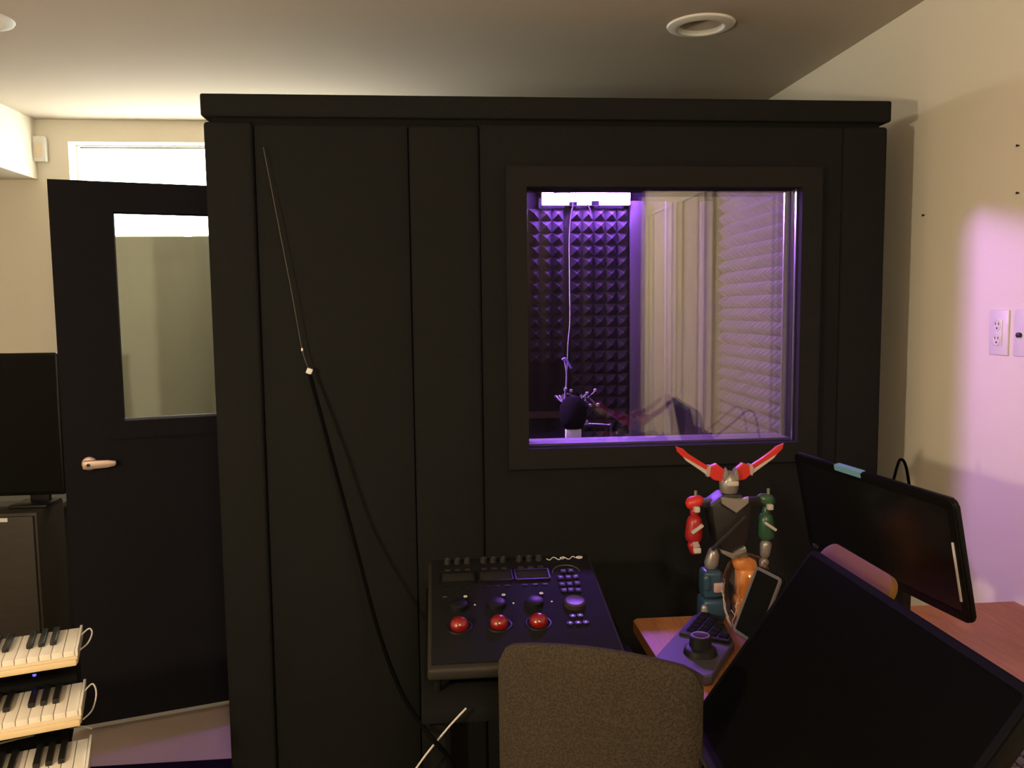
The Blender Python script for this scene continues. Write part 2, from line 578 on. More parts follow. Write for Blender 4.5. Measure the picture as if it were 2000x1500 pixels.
def foam(nx, nz, loc, rz=0.0):
    o = bpy.data.objects.new('foam_tile', foam_mesh(nx, nz))
    COL.objects.link(o)
    o.parent = booth
    o.location = loc
    o.rotation_euler = (0, 0, rz)
    return o
ZT = 1.925
G = .001
x = .552
for c in range(3):                                   # rear wall, left of the joint
    x -= 6 * PY + G
    for rrow in range(2):
        foam(6, 6, (x, 1.244, ZT - (rrow + 1) * (6 * PY + G)))
foam(6, 1, (.552 - 6 * PY - G, 1.244, ZT - 13 * PY - 3 * G))
for rrow in range(4):                                # rear wall, right of the joint
    foam(5, 6, (.580, 1.244, ZT - (rrow + 1) * (6 * PY + G)))
for c in range(3):                                   # right side wall
    for rrow in range(5):
        foam(6, 6, (1.257, 1.19 - c * (6 * PY + G), 2.0 - (rrow + 1) * (6 * PY + G)), -math.pi / 2)
for xa, xb, d in ((.838, .905, .035), (.905, .995, .008), (.995, 1.045, .035), (1.045, 1.150, .008), (1.150, 1.205, .035)):
    box('rear_board', (xa + .0005, 1.244 - d, .1), (xb - .0005, 1.244, 1.955), PILASTER, booth, .002)
box('rear_rail', (-.3, 1.225, 1.02), (.575, 1.244, 1.05), mat('rail_brown', (0.08, 0.05, 0.04), .6), booth)

# the booth door, swung open behind the left edge
dx, dy = (-.827 + 1.296), (.758 - .617)
dl = math.hypot(dx, dy)
DW = .690
door = bpy.data.objects.new('door', None)
COL.objects.link(door)
door.parent = booth
door.location = (-1.296, .617, 0)
door.rotation_euler = (0, 0, math.atan2(dy, dx))
gs0, gs1, gz0, gz1 = .196, .535, 1.120, 1.848
frame_xz('door_leaf', 0, DW, .032, 1.952, gs0, gs1, gz0, gz1, 0, .055, DOORFAB, door)
frame_xz('door_window_frame', gs0 - .055, gs1 + .055, gz0 - .062, gz1 + .03, gs0, gs1, gz0, gz1, -.012, 0, DOORFAB, door)
box('door_glass', (gs0 - .005, .022, gz0 - .005), (gs1 + .005, .028, gz1 + .005), DOORGLASS, door)
box('door_ledge', (gs0, .0, gz0 - .001), (gs1, .022, gz0 + .008), mat('door_ledge', (0.035, 0.03, 0.045), .5), door)
hd = bpy.data.objects.new('lever_handle', None)
COL.objects.link(hd)
hd.parent = door
hd.location = (.078, 0, .977)
Rx = Matrix.Rotation(math.radians(90), 4, 'X')
lathe('rose', [(0, 0), (.024, 0), (.024, .006), (.019, .010), (0, .010)], NICKEL, hd, 28, Rx)
bm = bmesh.new()
add_prism(bm, [(-.018, -.012), (-.018, .012), (-.010, .016), (.06, .013), (.086, .009), (.088, .0), (.084, -.009), (.06, -.012), (-.010, -.016)], .014, Matrix.Translation((0, -.040, 0)), .003)
add_lathe(bm, [(0, 0), (.011, 0), (.011, .032), (0, .032)], 20, Rx)
finish(bm, 'lever', NICKEL, hd, smooth=True)
lathe('lock_cylinder', [(0, 0), (.006, 0), (.006, .003), (0, .003)], DARKGREY, hd, 20, Matrix.Translation((0, -.040, 0)) @ Rx)
for z in (.25, 1.0, 1.75):
    lathe('hinge', [(0, 0), (.008, 0), (.008, .1), (0, .1)], DARKGREY, door, 12, Matrix.Translation((DW + .008, .01, z)))

# ------------------------------------------------------------------ LED bars in the booth
t = thing('led_light_bar', 'glowing purple LED light bar at the top of the booth rear wall', 'light', (.641, 1.19, 1.935), 0, 'purple LED bars in the booth')
box('housing', (-.19, -.004, -.003), (.19, .006, .069), BLACKPL, t)
box('diffuser', (-.188, -.016, .0), (.188, -.0045, .066), LEDM, t, .003)
box('bracket', (.02, -.018, -.004), (.055, -.0165, .016), DARKGREY, t)
box('bracket', (-.075, -.018, -.004), (-.04, -.0165, .012), DARKGREY, t)
tube('power_lead', [(-.15, -.018, .045), (-.08, -.024, .048), (.0, -.03, .0), (.02, -.03, -.06)], .0025, mat('lead_purple_lit', (.2, .15, .2), .5), t)  # purple glow of the LED is put into the lead colour
t = thing('led_light_bar', 'purple LED light bar hung high on the booth left inside, hidden by the front wall', 'light', (-.43, .44, 1.924), math.radians(-46), 'purple LED bars in the booth')
box('housing', (-.006, -.245, -.003), (.004, .245, .070), BLACKPL, t)
box('diffuser', (.0045, -.24, .0), (.006, .24, .066), LEDM2, t)
ring_prism('rim', rrect(.494, .074, .002, 2, 0, .033), rrect(.482, .0665, .001, 2, 0, .033), .016, BLACKPL, t, Matrix(((0, 1, 0, .0041), (1, 0, 0, 0), (0, 0, 1, 0), (0, 0, 0, 1))))
box('hanger', (-.006, -.012, .0702), (.002, .012, .0755), DARKGREY, t)

# ------------------------------------------------------------------ microphone in the booth
t = thing('studio_microphone', 'black studio microphone with foam windscreen and white tag behind the booth window', 'microphone', (.452, .40, -.004))
lathe('windscreen', [(0, 1.095), (.022, 1.098), (.034, 1.105), (.044, 1.125), (.047, 1.15), (.044, 1.175), (.034, 1.195), (.018, 1.206), (0, 1.208)], mat('foam_black', (0.012, 0.010, 0.014), 1.0, spec=.02, bump=.6, bscale=500), t, 36)
box('tag', (-.026, -.012, 1.062), (.026, .012, 1.096), mat('tag_white', (.85, .9, .85), .6), t, .002)
bm = bmesh.new()
for rr in (.052, .040):
    add_tube(bm, [(rr * math.cos(a * math.pi / 12), .06 + rr * math.sin(a * math.pi / 12), 1.195 + .01 * math.cos(a)) for a in range(24)], .003, 6, closed=True)
finish(bm, 'shock_mount', GREY, t, smooth=True)
for k, (x, z) in enumerate(((-.02, 1.228), (.0, 1.222), (.055, 1.212), (.083, 1.222), (.066, 1.170), (.092, 1.172))):
    lathe('mount_knob', [(0, -.006), (.006, -.004), (.006, .004), (0, .006)], mat('knob_steel', (.45, .4, .45), .35, metal=.6), t, 14, Matrix.Translation((x, .04, z)))
    tube('mount_arm', [(x, .04, z - .004), (x * .7, .05, 1.195)], .0022, GREY, t, 6, 0)
tube('boom_arm', [(.035, .03, 1.108), (.125, .03, 1.102), (.135, .03, 1.09), (.135, .03, 0.9)], .0035, mat('boom_steel', (.3, .28, .3), .35, metal=.8), t)
lathe('clamp', [(0, 0), (.014, 0), (.012, .012), (.004, .018), (0, .018)], mat('clamp_purple', (.35, .3, .45), .4), t, 16, Matrix.Translation((.045, .03, 1.106)))
tube('stand_pole', [(.135, .03, .91), (.135, .03, .06)], .009, BLACKPL, t, 10, 0)
lathe('stand_base', [(0, 0), (.13, 0), (.13, .012), (.02, .03), (0, .03)], BLACKPL, t, 32, Matrix.Translation((.135, .03, .0345)))

tag(tube('hanging_cable', [(.520, .62, 1.995), (.478, .60, 1.80), (.468, .56, 1.60), (.462, .52, 1.46), (.452, .50, 1.38), (.449, .50, 1.318), (.444, .49, 1.25), (.436, .48, 1.20), (.433, .46, 1.165)], .0019, mat('cable_purple_lit', (.32, .28, .36), .5)),  # white cable, its colour tinted by the purple LED light
    'pale cable hanging down inside the booth behind the glass', 'cable')
t = thing('cable_tie', 'bright purple strap knotted around the hanging cable', 'strap', (.447, .49, 1.310))
tube('strap', [(-.018, -.004, .012), (-.010, -.007, .016), (-.002, -.007, .008), (.006, -.006, -.006), (.013, -.004, -.018)], .0042, mat('strap_purple', (.25, .18, .75), .4), t)
tube('loop', [(-.012, -.004, .014), (-.004, -.006, -.03), (-.006, -.006, -.09), (-.014, -.006, -.135)], .0026, mat('cable_purple_lit', (.55, .5, .6), .4), t)

# ------------------------------------------------------------------ cords on the booth front
t = thing('headphone_cord', 'thin cord hanging down the booth front with a white plug', 'cord', (0, 0, 0))
tube('thin_lead', [(-.459, -.004, 1.943), (-.440, -.010, 1.83), (-.422, -.014, 1.719), (-.395, -.016, 1.55), (-.372, -.018, 1.394), (-.354, -.018, 1.334)], .0013, CABLESILVER, t, 6)
lathe('bead', [(0, -.004), (.0028, -.004), (.0028, .004), (0, .004)], WHITEPL, t, 12, Matrix.Translation((-.372, -.018, 1.394)))
box('plug', (-.008, -.006, -.008), (.008, .006, .008), WHITEPL, t, .002, mtx=Matrix.Translation((-.354, -.018, 1.334)) @ Matrix.Rotation(.4, 4, 'Y'))
tube('black_lead', [(-.354, -.018, 1.330), (-.325, -.04, 1.22), (-.297, -.06, 1.11), (-.238, -.10, .88), (-.170, -.25, .69), (-.10, -.55, .66), (-.035, -.80, .685), (.005, -.81, .635), (.03, -.81, .56)], .005, CABLEBLACK, t, 8)
tag(tube('white_cable', [(.042, -.800, .728), (.0, -.803, .685), (-.060, -.805, .610), (-.12, -.80, .50)], .002, CABLEWHITE),
    'white cable hanging over the front of the black console table', 'cable')

# ------------------------------------------------------------------ wall plates and nails
def wall_plate(name, yc, zc, label, parts):
    t = thing(name, label, 'wall plate', (XR, yc, zc))
    box('plate', (-.006, -.036, -.059), (-.0005, .036, .059), WHITEPL, t, .003)
    parts(t)
    return t
def outlet_parts(t):
    box('receptacle', (-.009, -.017, -.034), (-.006, .017, .034), WHITEPL, t, .001)
    for s in (-1, 1):
        lathe('socket_face', [(0, 0), (.0145, 0), (.0145, .0012), (.0135, .002), (.0128, .001), (0, .001)], WHITEPL, t, 28,
              Matrix.Translation((-.009, 0, s * .0185)) @ Matrix.Rotation(math.radians(-90), 4, 'Y'))
        for yy in (-.006, .006):
            box('slot', (-.0108, yy - .001, s * .0185 + .001), (-.0099, yy + .001, s * .0185 + .008), DARKGREY, t)
        lathe('ground_hole', [(0, 0), (.0024, 0), (.0024, .001), (0, .001)], DARKGREY, t, 12,
              Matrix.Translation((-.0101, 0, s * .0185 - .007)) @ Matrix.Rotation(math.radians(-90), 4, 'Y'))
wall_plate('wall_outlet', -.304, 1.423, 'white duplex power outlet on the right wall', outlet_parts)
def coax_parts(t):
    lathe('jack', [(0, 0), (.0065, 0), (.0065, .008), (.004, .009), (0, .009)], DARKGREY, t, 18, Matrix.Translation((-.006, .012, -.005)) @ Matrix.Rotation(math.radians(-90), 4, 'Y'))
wall_plate('cable_jack_plate', -.399, 1.424, 'white wall plate with a dark round jack at the right picture edge', coax_parts)
for (yy, zz, where) in ((-.345, 1.893, 'upper'), (-.352, 1.775, 'lower')):
    tag(lathe('nail', [(0, 0), (.0018, 0), (.0018, .006), (.0032, .0062), (.0032, .008), (0, .008)], DARKGREY, None, 10,
              Matrix.Translation((XR + .001, yy, zz)) @ Matrix.Rotation(math.radians(-90), 4, 'Y')),
        'tiny dark nail in the right wall, %s of two above the outlet' % where, 'nail', 'nails in the right wall')
tag(lathe('nail', [(0, 0), (.0018, 0), (.0018, .006), (.0032, .0062), (.0032, .008), (0, .008)], DARKGREY, None, 10,
          Matrix.Translation((XR + .001, .055, 1.765)) @ Matrix.Rotation(math.radians(-90), 4, 'Y')),
    'tiny dark nail in the right wall beside the booth shadow', 'nail', 'nails in the right wall')

# ------------------------------------------------------------------ floor lamp left of the viewpoint, added fill lamp, closet doors, added dark backdrop
t = thing('floor_lamp', 'slim black floor lamp with a glowing warm globe bulb', 'lamp', (-1.235, -1.955, 0))
lathe('base', [(0, 0), (.13, 0), (.13, .012), (.03, .022), (0, .022)], BLACKPL, t)
tube('pole', [(0, 0, .02), (0, 0, 1.42)], .011, BLACKPL, t, 12, 0)
lathe('socket', [(0, 1.42), (.022, 1.42), (.024, 1.468), (0, 1.468)], BLACKPL, t)
lathe('bulb', [(0, 1.468), (.018, 1.472), (.026, 1.482), (.042, 1.50), (.05, 1.522), (.046, 1.546), (.03, 1.565), (0, 1.572)], BULB, t, 24)

FILL_GLOBE = mat('fill_glow', (1, .9, .75), .4, emit=(1.0, 0.78, 0.52), estr=FILL_STRENGTH)
t = thing('fill_lamp', 'dim round globe lamp on a pole, added out of view as fill light', 'lamp', (.30, -3.0, 0))  # unseen lamp put in to lift the shadows
lathe('base', [(0, 0), (.13, 0), (.13, .012), (.03, .022), (0, .022)], BLACKPL, t)
tube('pole', [(0, 0, .02), (0, 0, 2.10)], .011, BLACKPL, t, 12, 0)
lathe('globe', [(0, 2.10)] + [(.12 * math.cos(math.radians(a)), 2.22 + .12 * math.sin(math.radians(a))) for a in range(-75, 90, 15)] + [(0, 2.34)], FILL_GLOBE, t, 28)

t = thing('closet_door', 'cream two panel closet door on the right wall seen only in the booth glass', 'door', (XR, -2.5, 0))
box('slab', (-.018, -.70, .02), (-.001, .62, 2.30), WALL, t)
for ya, yb in ((-.56, -.10), (.10, .52)):
    frm = frame_xz('panel_molding', ya, yb, .25, 2.13, ya + .02, yb - .02, .27, 2.11, 0, .012, TRIMWHITE, t)
    frm.rotation_euler = (0, 0, math.radians(90))
    frm.location = (-.018, 0, 0)
# dark cloth added over the unseen wall so the booth glass reflects dark
bm = bmesh.new()
N = 150
rows = []
for z in (.03, 2.33):
    row = []
    for k in range(N + 1):
        xx = -1.1 + (XR - .02 + 1.1) * k / N
        row.append(bm.verts.new((xx, YN + .06 + .028 * math.sin(k * .75) + .008 * math.sin(k * .31), z)))
    rows.append(row)
for k in range(N):
    bm.faces.new((rows[0][k], rows[0][k + 1], rows[1][k + 1], rows[1][k]))
o = finish(bm, 'backdrop', BACKDROP, smooth=True)
sm = o.modifiers.new('thick', 'SOLIDIFY'); sm.thickness = .004
tag(o, 'dark pleated cloth added out of view to darken the booth glass reflection', 'backdrop')
tag(tube('backdrop_rod', [(-1.2, YN + .06, 2.345), (XR - .01, YN + .06, 2.345)], .012, BLACKPL, None, 12, 0), 'black rod carrying the added dark cloth', 'curtain rod')
tag(box('rug', (-1.75, -2.0, .0005), (-.64, .378, .012), RUG, bev=.003), 'dark rug edge on the floor under the keyboards', 'rug')

# ------------------------------------------------------------------ console table and grading console
t = thing('console_table', 'black table carrying the trackball console', 'table', (0, 0, 0))
box('table_top', (-.045, -.785, .690), (.430, -.06, .720), BLACKMATTE, t, .004)
for xx in (-.03, .385):
    for yy in (-.77, -.105):
        box('leg', (xx, yy, 0), (xx + .03, yy + .03, .69), BLACKMATTE, t)

SL = math.atan2(.085, .44)
con = thing('control_console', 'black grading console with three red trackballs', 'control panel', (-.025, -.71, .775))
Pm = Matrix.Rotation(SL, 4, 'X')
CW, CL = .402, .455
# wedge body: side profile (y, z) swept in x
def wedge(name, prof, x0, x1, m, parent, bev=0.0):
    bm = bmesh.new()
    A = [bm.verts.new((x0, p[0], p[1])) for p in prof]
    B = [bm.verts.new((x1, p[0], p[1])) for p in prof]
    bm.faces.new(A); bm.faces.new(B)
    n = len(prof)
    for k in range(n):
        bm.faces.new((A[k], A[(k + 1) % n], B[(k + 1) % n], B[k]))
    if bev:
        bmesh.ops.bevel(bm, geom=bm.edges[:], offset=bev, segments=3, profile=.5, affect='EDGES')
    return finish(bm, name, m, parent, smooth=bool(bev))
c, s = math.cos(SL), math.sin(SL)
wedge('body', [(-.006, -.030), (-.010, -.003), (CL * c, CL * s - .004), (CL * c + .004, -.030)], -.008, CW + .006, CONSIDE, con, .008)
def on_con(name, a, b, m, bev=0.0, parent=con):
    o = box(name, a, b, m, parent, bev)
    return o
top = box('top_plate', (0, .006, -.004), (CW - .002, CL - .008, .0035), CONSOLE, con, .002, mtx=Pm)
for k in range(3):
    u = .061 + k * .0877
    lathe('trackball_ring', [(.0215, .0), (.0255, .003), (.029, .0025), (.030, 0)], BLACKPL, con, 36, Pm @ Matrix.Translation((u, .135, .0035)), close=False)
    lathe('trackball', [(0.0205 * math.cos(a * math.pi / 24), .006 + .0175 * math.sin(a * math.pi / 24)) for a in range(-4, 12)] + [(0, .0235)], BALLRED, con, 36, Pm @ Matrix.Translation((u, .135, .0035)))
    un = .079 + k * .0893
    o = lathe('dial', [(0, 0), (.022, 0), (.021, .011), (.018, .013), (0, .013)], BLACKPL, con, 32, Pm @ Matrix.Translation((u, .215, .0035)))
    lathe('button', [(0, 0), (.0055, 0), (.005, .004), (0, .004)], BLACKPL, con, 18, Pm @ Matrix.Translation((un, .255, .0035)))
    lathe('button_mark', [(.0020, 0), (.0046, 0), (.0046, .0008), (.0020, .0008)], WHITEMARK, con, 20, Pm @ Matrix.Translation((un, .255, .0076)), close=False)
    lathe('indicator', [(0, 0), (.0024, 0), (.0022, .0012), (0, .0012)], WHITEMARK, con, 14, Pm @ Matrix.Translation((un + .0205, .223, .0035)))
    ud = .024 + k * .0915
    box('display', (ud, .327, .003), (ud + .079, .370, .006), DISPLAY, con, .001, mtx=Pm)
    frame = ring_prism('display_bezel', rrect(.087, .052, .004, 3), rrect(.079, .043, .002, 3), .005, BLACKPL, con,
                       Pm @ Matrix.Translation((ud + .0395, .3485, .0033)) @ Matrix.Rotation(math.radians(90), 4, 'X') )
    for q in range(3):
        uk = .040 + k * .0912 + q * .0248
        lathe('knob', [(0, 0), (.0085, 0), (.0078, .012), (.006, .013), (0, .013)], DARKGREY, con, 20, Pm @ Matrix.Translation((uk, .425, .0035)))
        box('knob_mark', (uk - .0016, .4235, .0165), (uk + .0016, .4275, .0172), GREY, con, mtx=Pm)
        box('soft_key', (uk - .007, .385, .003), (uk + .007, .393, .0055), DARKGREY, con, .001, mtx=Pm)
        box('soft_key', (uk - .007, .298, .003), (uk + .007, .306, .0055), BLACKPL, con, .001, mtx=Pm)
box('side_mark', (.026, .2625, .0035), (.036, .265, .0042), GREY, con, mtx=Pm)
for (a, b) in ((.325, .358), (.344, .359), (.314, .327), (.333, .327), (.351, .328), (.313, .295), (.331, .295), (.350, .297), (.313, .266), (.330, .267), (.347, .265)):
    kb = box('keypad_key', (a - .0075, b - .009, .003), (a + .0075, b + .009, .008), BLACKPL, con, .0015, mtx=Pm)
    box('key_mark', (a - .0028, b - .001, .008), (a + .0028, b + .0018, .0085), mat('mark_grey', (.30, .30, .28), .6), kb, mtx=Pm)
for (a, b) in ((.316, .154), (.333, .155), (.306, .126), (.324, .126), (.341, .127)):
    kb = lathe('transport_button', [(0, 0), (.0078, 0), (.0072, .004), (0, .004)], BLACKPL, con, 18, Pm @ Matrix.Translation((a, b, .0035)))
    lathe('key_mark', [(0, 0), (.0024, 0), (.0024, .0006), (0, .0006)], WHITEMARK, kb, 12, Pm @ Matrix.Translation((a, b, .0075)))
lathe('jog_wheel', [(0, 0), (.025, 0), (.025, .010), (.021, .013), (.012, .011), (0, .010)], mat('wheel_brown', (.035, .024, .026), .4), con, 36, Pm @ Matrix.Translation((.329, .205, .0035)))
tube('keypad_outline', [Pm @ Vector((.333 + .034 * math.cos(a), .356 + .036 * math.sin(a), .0045)) for a in [math.pi * k / 14 for k in range(15)]], .0008, GREY, con, 6, 0)
# the wave-shaped logo line, ending in small letter loops
wpts = []
for k in range(61):
    q = k / 60
    wpts.append(Pm @ Vector((.293 + .075 * q, .4285 - .0068 * math.sin(q * 6 * math.pi + .0) * (1 if q < .98 else .5), .0045)))
tube('logo_wave', wpts, .0011, WHITEMARK, con, 6, 0)
bm = bmesh.new()
for xx in (.3335, .3775):
    w, h = (.0055, .0042) if xx < .35 else (.0075, .0055)
    ring = [Pm @ Vector((xx + w * math.cos(a), .4295 + h * math.sin(a), .0045)) for a in [2 * math.pi * k / 20 for k in range(20)]]
    add_tube(bm, ring, .0011, 6, closed=True)
add_tube(bm, [Pm @ Vector((.370, .4295, .0045)), Pm @ Vector((.385, .4295, .0045))], .0010, 6)
add_tube(bm, [Pm @ Vector((.384, .4255, .0045)), Pm @ Vector((.386, .434, .0045))], .0010, 6)
finish(bm, 'logo_letters', WHITEMARK, con, smooth=True)
# matte black corner foot at the front-left
lathe('corner_foot', [(0, 0), (.008, 0), (.008, .028), (0, .028)], BLACKMATTE, con, 16, Matrix.Translation((.012, .010, -.055)))
for (fx, fy) in ((.385, .010), (.012, .43), (.385, .43)):
    lathe('corner_foot', [(0, 0), (.008, 0), (.008, .028), (0, .028)], BLACKMATTE, con, 16, Matrix.Translation((fx, fy, -.055)))

# ------------------------------------------------------------------ chair
CH0 = Vector((.091, -.942, .9)); CH1 = Vector((.417, -1.088, .9))
chair = thing('office_chair', 'taupe mesh backed office chair in front of the console', 'chair', ((CH0.x + CH1.x) / 2, (CH0.y + CH1.y) / 2, 0), math.atan2(CH1.y - CH0.y, CH1.x - CH0.x))
CWD = (CH1 - CH0).length
def chair_pt(u, v, off):
    # u in [-1,1] across, v height, back bows towards the viewer at its sides less than at its middle
    x = u * CWD / 2 * (1.0 - .02 * (.9 - v))
    y = .030 * (u * u) - .012 + off
    return Vector((x, y, v))
bm = bmesh.new()
NU, NV = 24, 26
def chair_top(u):
    return .904 + .030 * (1 - u * u)
grid = {}
for side, off in ((0, -.014), (1, .014)):
    for i in range(NU + 1):
        u = -1 + 2 * i / NU
        # rounded corners in outline
        cr = .035 / (CWD / 2)
        e = max(0, abs(u) - (1 - cr)) / cr
        zt = chair_top(u) - .030 * (1 - math.sqrt(max(0, 1 - e * e)))
        zb = .46 + .030 * (1 - math.sqrt(max(0, 1 - e * e)))
        for j in range(NV + 1):
            v = zb + (zt - zb) * j / NV
            edge = min(1.0, min(j, NV - j) / 1.5) * min(1.0, min(i, NU - i) / 1.2)
            p = chair_pt(u, v, off * (.35 + .65 * edge))
            grid[(side, i, j)] = bm.verts.new(p)
for side in (0, 1):
    for i in range(NU):
        for j in range(NV):
            bm.faces.new((grid[(side, i, j)], grid[(side, i + 1, j)], grid[(side, i + 1, j + 1)], grid[(side, i, j + 1)]))
per = [(i, 0) for i in range(NU)] + [(NU, j) for j in range(NV)] + [(i, NV) for i in range(NU, 0, -1)] + [(0, j) for j in range(NV, 0, -1)]
for k in range(len(per)):
    a, b = per[k], per[(k + 1) % len(per)]
    bm.faces.new((grid[(0, *a)], grid[(0, *b)], grid[(1, *b)], grid[(1, *a)]))
finish(bm, 'backrest', CHAIRFAB, chair, smooth=True)
box('spine', (-.03, -.055, .36), (.03, -.032, .62), BLACKPL, chair, .006)
box('seat', (-.21, -.02, .40), (.21, .30, .455), CHAIRFAB, chair, .02, 3)
tube('gas_lift', [(0, .12, .09), (0, .12, .40)], .025, BLACKPL, chair, 16, 0)
for k in range(5):
    a = 2 * math.pi * k / 5 + .93
    lg = tube('base_leg', [(0, .12, .10), (.26 * math.cos(a), .12 + .26 * math.sin(a), .065)], .022, BLACKPL, chair, 10, 0, r_end=.014)
    lathe('caster', [(0, -.011), (.026, -.011), (.030, 0), (.026, .011), (0, .011)], BLACKPL, lg, 20,
          Matrix.Translation((.26 * math.cos(a), .12 + .26 * math.sin(a), .030)) @ Matrix.Rotation(a, 4, 'Z') @ Matrix.Rotation(math.radians(90), 4, 'X'))

# ------------------------------------------------------------------ wooden desk along the right wall
DZ = .740
t = thing('wooden_desk', 'orange brown wooden desk along the right wall', 'desk', (0, 0, 0))
prism('desk_top', [(.462, -1.86), (.462, -.425), (.474, -.412), (1.455, -.412), (1.455, -1.86)], .028, DESKWOOD, t,
      Matrix(((1, 0, 0, 0), (0, 0, 1, 0), (0, -1, 0, DZ), (0, 0, 0, 1))))
for xx in (.52, 1.38):
    for yy in (-1.83, -.50):
        box('leg', (xx, yy, 0), (xx + .05, yy + .05, DZ - .028), DESKWOOD, t)

# monitor builder: bottom-centre location, facing angle, backward tilt
def monitor(name, label, pos, ang, tilt, w, h, thick, rad, rim, scr, group=None, roll=0.0):
    n = Vector((math.cos(ang), math.sin(ang), 0))
    vr = (-n).cross(Vector((0, 0, 1)))
    up = Vector((0, 0, 1)) * math.cos(tilt) - n * math.sin(tilt)
    vr, up = vr * math.cos(roll) + up * math.sin(roll), up * math.cos(roll) - vr * math.sin(roll)
    nn = vr.cross(up)
    bk = -nn
    M = Matrix((vr, bk, up)).transposed().to_4x4()
    M.translation = Vector(pos)
    t = thing(name, label, 'monitor', (pos[0] - 0 * n.x, pos[1], DZ), 0, group)
    T = Matrix.Translation((-t.location.x, -t.location.y, -t.location.z)) @ M
    prism('housing', rrect(w, h, rad, 6, 0, h / 2), thick, BEZEL, t, T, min(.006, thick * .3), True)
    ring_prism('bezel', rrect(w - .004, h - .004, rad * .95, 6, 0, h / 2), rrect(w - 2 * rim, h - 2 * rim, max(.002, rad * .3), 6, 0, h / 2), .006, BEZEL, t, T @ Matrix.Translation((0, -.004, 0)))
    prism('screen', rrect(w - 2 * rim - .001, h - 2 * rim - .001, max(.002, rad * .3), 6, 0, h / 2), .003, scr, t, T @ Matrix.Translation((0, -.003, 0)))
    return t, T, up, n

m1, T1, up1, n1 = monitor('wide_monitor', 'narrow glossy black monitor leaning forward nearest the booth', (.976, -.625, .886), 3.265, -.207, .55, .252, .010, .014, .020, SCREEN)
box('white_reflection', (.2565, -.0065, .045), (.2605, -.004, .165), mat('reflection_white', (.75, .72, .72), .4), m1, mtx=T1)  # white reflection on the glossy bezel, painted as a thin box
box('blue_reflection', (-.10, -.0058, .240), (-.005, .009, .2535), mat('reflection_blue', (.16, .38, .48), .5), m1, mtx=T1)  # bluish reflection along the top edge, painted as a coloured box
for k in range(3):
    box('top_vent', (-.255 + k * .004, .0105, .225 - k * .012), (-.14, .0125, .229 - k * .012), DARKGREY, m1, mtx=T1)
box('brand_badge', (-.256, -.0062, .006), (-.236, -.004, .014), SILVER, m1, mtx=T1)
box('brand_badge', (-.150, -.0062, .003), (-.125, -.004, .007), GREY, m1, mtx=T1)
loc1 = m1.location
box('mount_plate', (.012, -.05, .19), (.040, .05, .29), BLACKPL, m1, .003)
box('stand_neck', (.036, -.03, .012), (.056, .03, .27), BLACKPL, m1, .004)
box('stand_base', (-.02, -.13, 0), (.09, .05, .012), BLACKPL, m1, .004)

m2, T2, up2, n2 = monitor('tilted_touchscreen', 'big black touchscreen tilted back at the wooden desk edge', (.437, -1.231, .752), 3.088, .62, .60, .387, .022, .018, .012, SCREENM, roll=.028)
prism('backing_board', rrect(.25, .405, .035, 6, -.192, .215), .012, mat('board_brown', (.13, .058, .008), .6, spec=.2), m2, T2 @ Matrix.Translation((0, .0225, 0)), .002, True)
box('lower_ledge', (-.30, -.03, -.006), (.30, .0, .0), DARKGREY, m2, .002, mtx=T2)
bm = bmesh.new()
for yy in (-.18, .18):
    add_tube(bm, [(.20, yy, .185), (.29, yy, .012)], .009, 8)
    add_tube(bm, [(.10, yy, .012), (.30, yy, .012)], .009, 8)
finish(bm, 'easel_stand', BLACKPL, m2, smooth=True)
# thin cable behind the far monitor
tag(tube('monitor_cable', [(1.02, -.55, 1.02), (1.07, -.50, 1.08), (1.11, -.46, 1.125), (1.135, -.45, 1.09), (1.15, -.45, .95), (1.12, -.44, .745)], .0035, CABLEBLACK),
    'black cable looping up behind the leaning monitor', 'cable')

# dark computer keyboard lying behind the tilted touchscreen
kbd = thing('computer_keyboard', 'dark grey computer keyboard behind the touchscreen at the lower right picture edge', 'keyboard', (.93, -1.25, DZ))
box('base', (-.065, -.21, .0005), (.065, .21, .014), mat('kbd_grey', (.05, .045, .038), .6), kbd, .004)
key0 = None
for i in range(5):
    for j in range(15):
        if key0 is None:
            o = key0 = box('key', (-.0105, -.0115, .014), (.0105, .0115, .020), mat('key_grey', (.055, .05, .043), .6), kbd, .002)
        else:
            o = copy_of(key0, kbd)
        o.location = (-.048 + i * .024, -.189 + j * .027, 0)
box('key_legend', (.040, .176, .0202), (.0425, .189, .0206), WHITEMARK, kbd)

# ------------------------------------------------------------------ controller with dial, phone, jar on the desk
ctl = thing('jog_controller', 'dark desktop controller with a silver ringed dial on the wooden desk', 'controller', (.475, -.742, DZ), math.atan2(.245, .167) - math.pi / 2)
# local: +y runs along the body towards the booth
body = [(-.055, .02), (-.050, 0), (-.02, .018), (.0, .022), (.03, .014), (.062, -.012), (.075, .0), (.072, .19), (.014, .305), (-.045, .32), (-.055, .30)]
prism('body', body, .022, mat('controller_body', (.05, .046, .06), .5), ctl, Matrix(((1, 0, 0, 0), (0, 0, 1, 0), (0, 1, 0, 0), (0, 0, 0, 1))), .003)
prism('key_block', [(-.046, .165), (.066, .165), (.066, .19), (.010, .302), (-.042, .312)], .011, BLACKPL, ctl, Matrix(((1, 0, 0, 0), (0, 0, 1, 0), (0, 1, 0, .0195), (0, 0, 0, 1))), .002)
for i in range(4):
    for j in range(5):
        kx, ky = -.034 + i * .0245, .176 + j * .0265
        if kx + .020 > .064 - max(0, ky + .02 - .19) * .49:
            continue
        o = box('key', (kx, ky, .030), (kx + .020, ky + .021, .034), BLACKMATTE, ctl, .002)
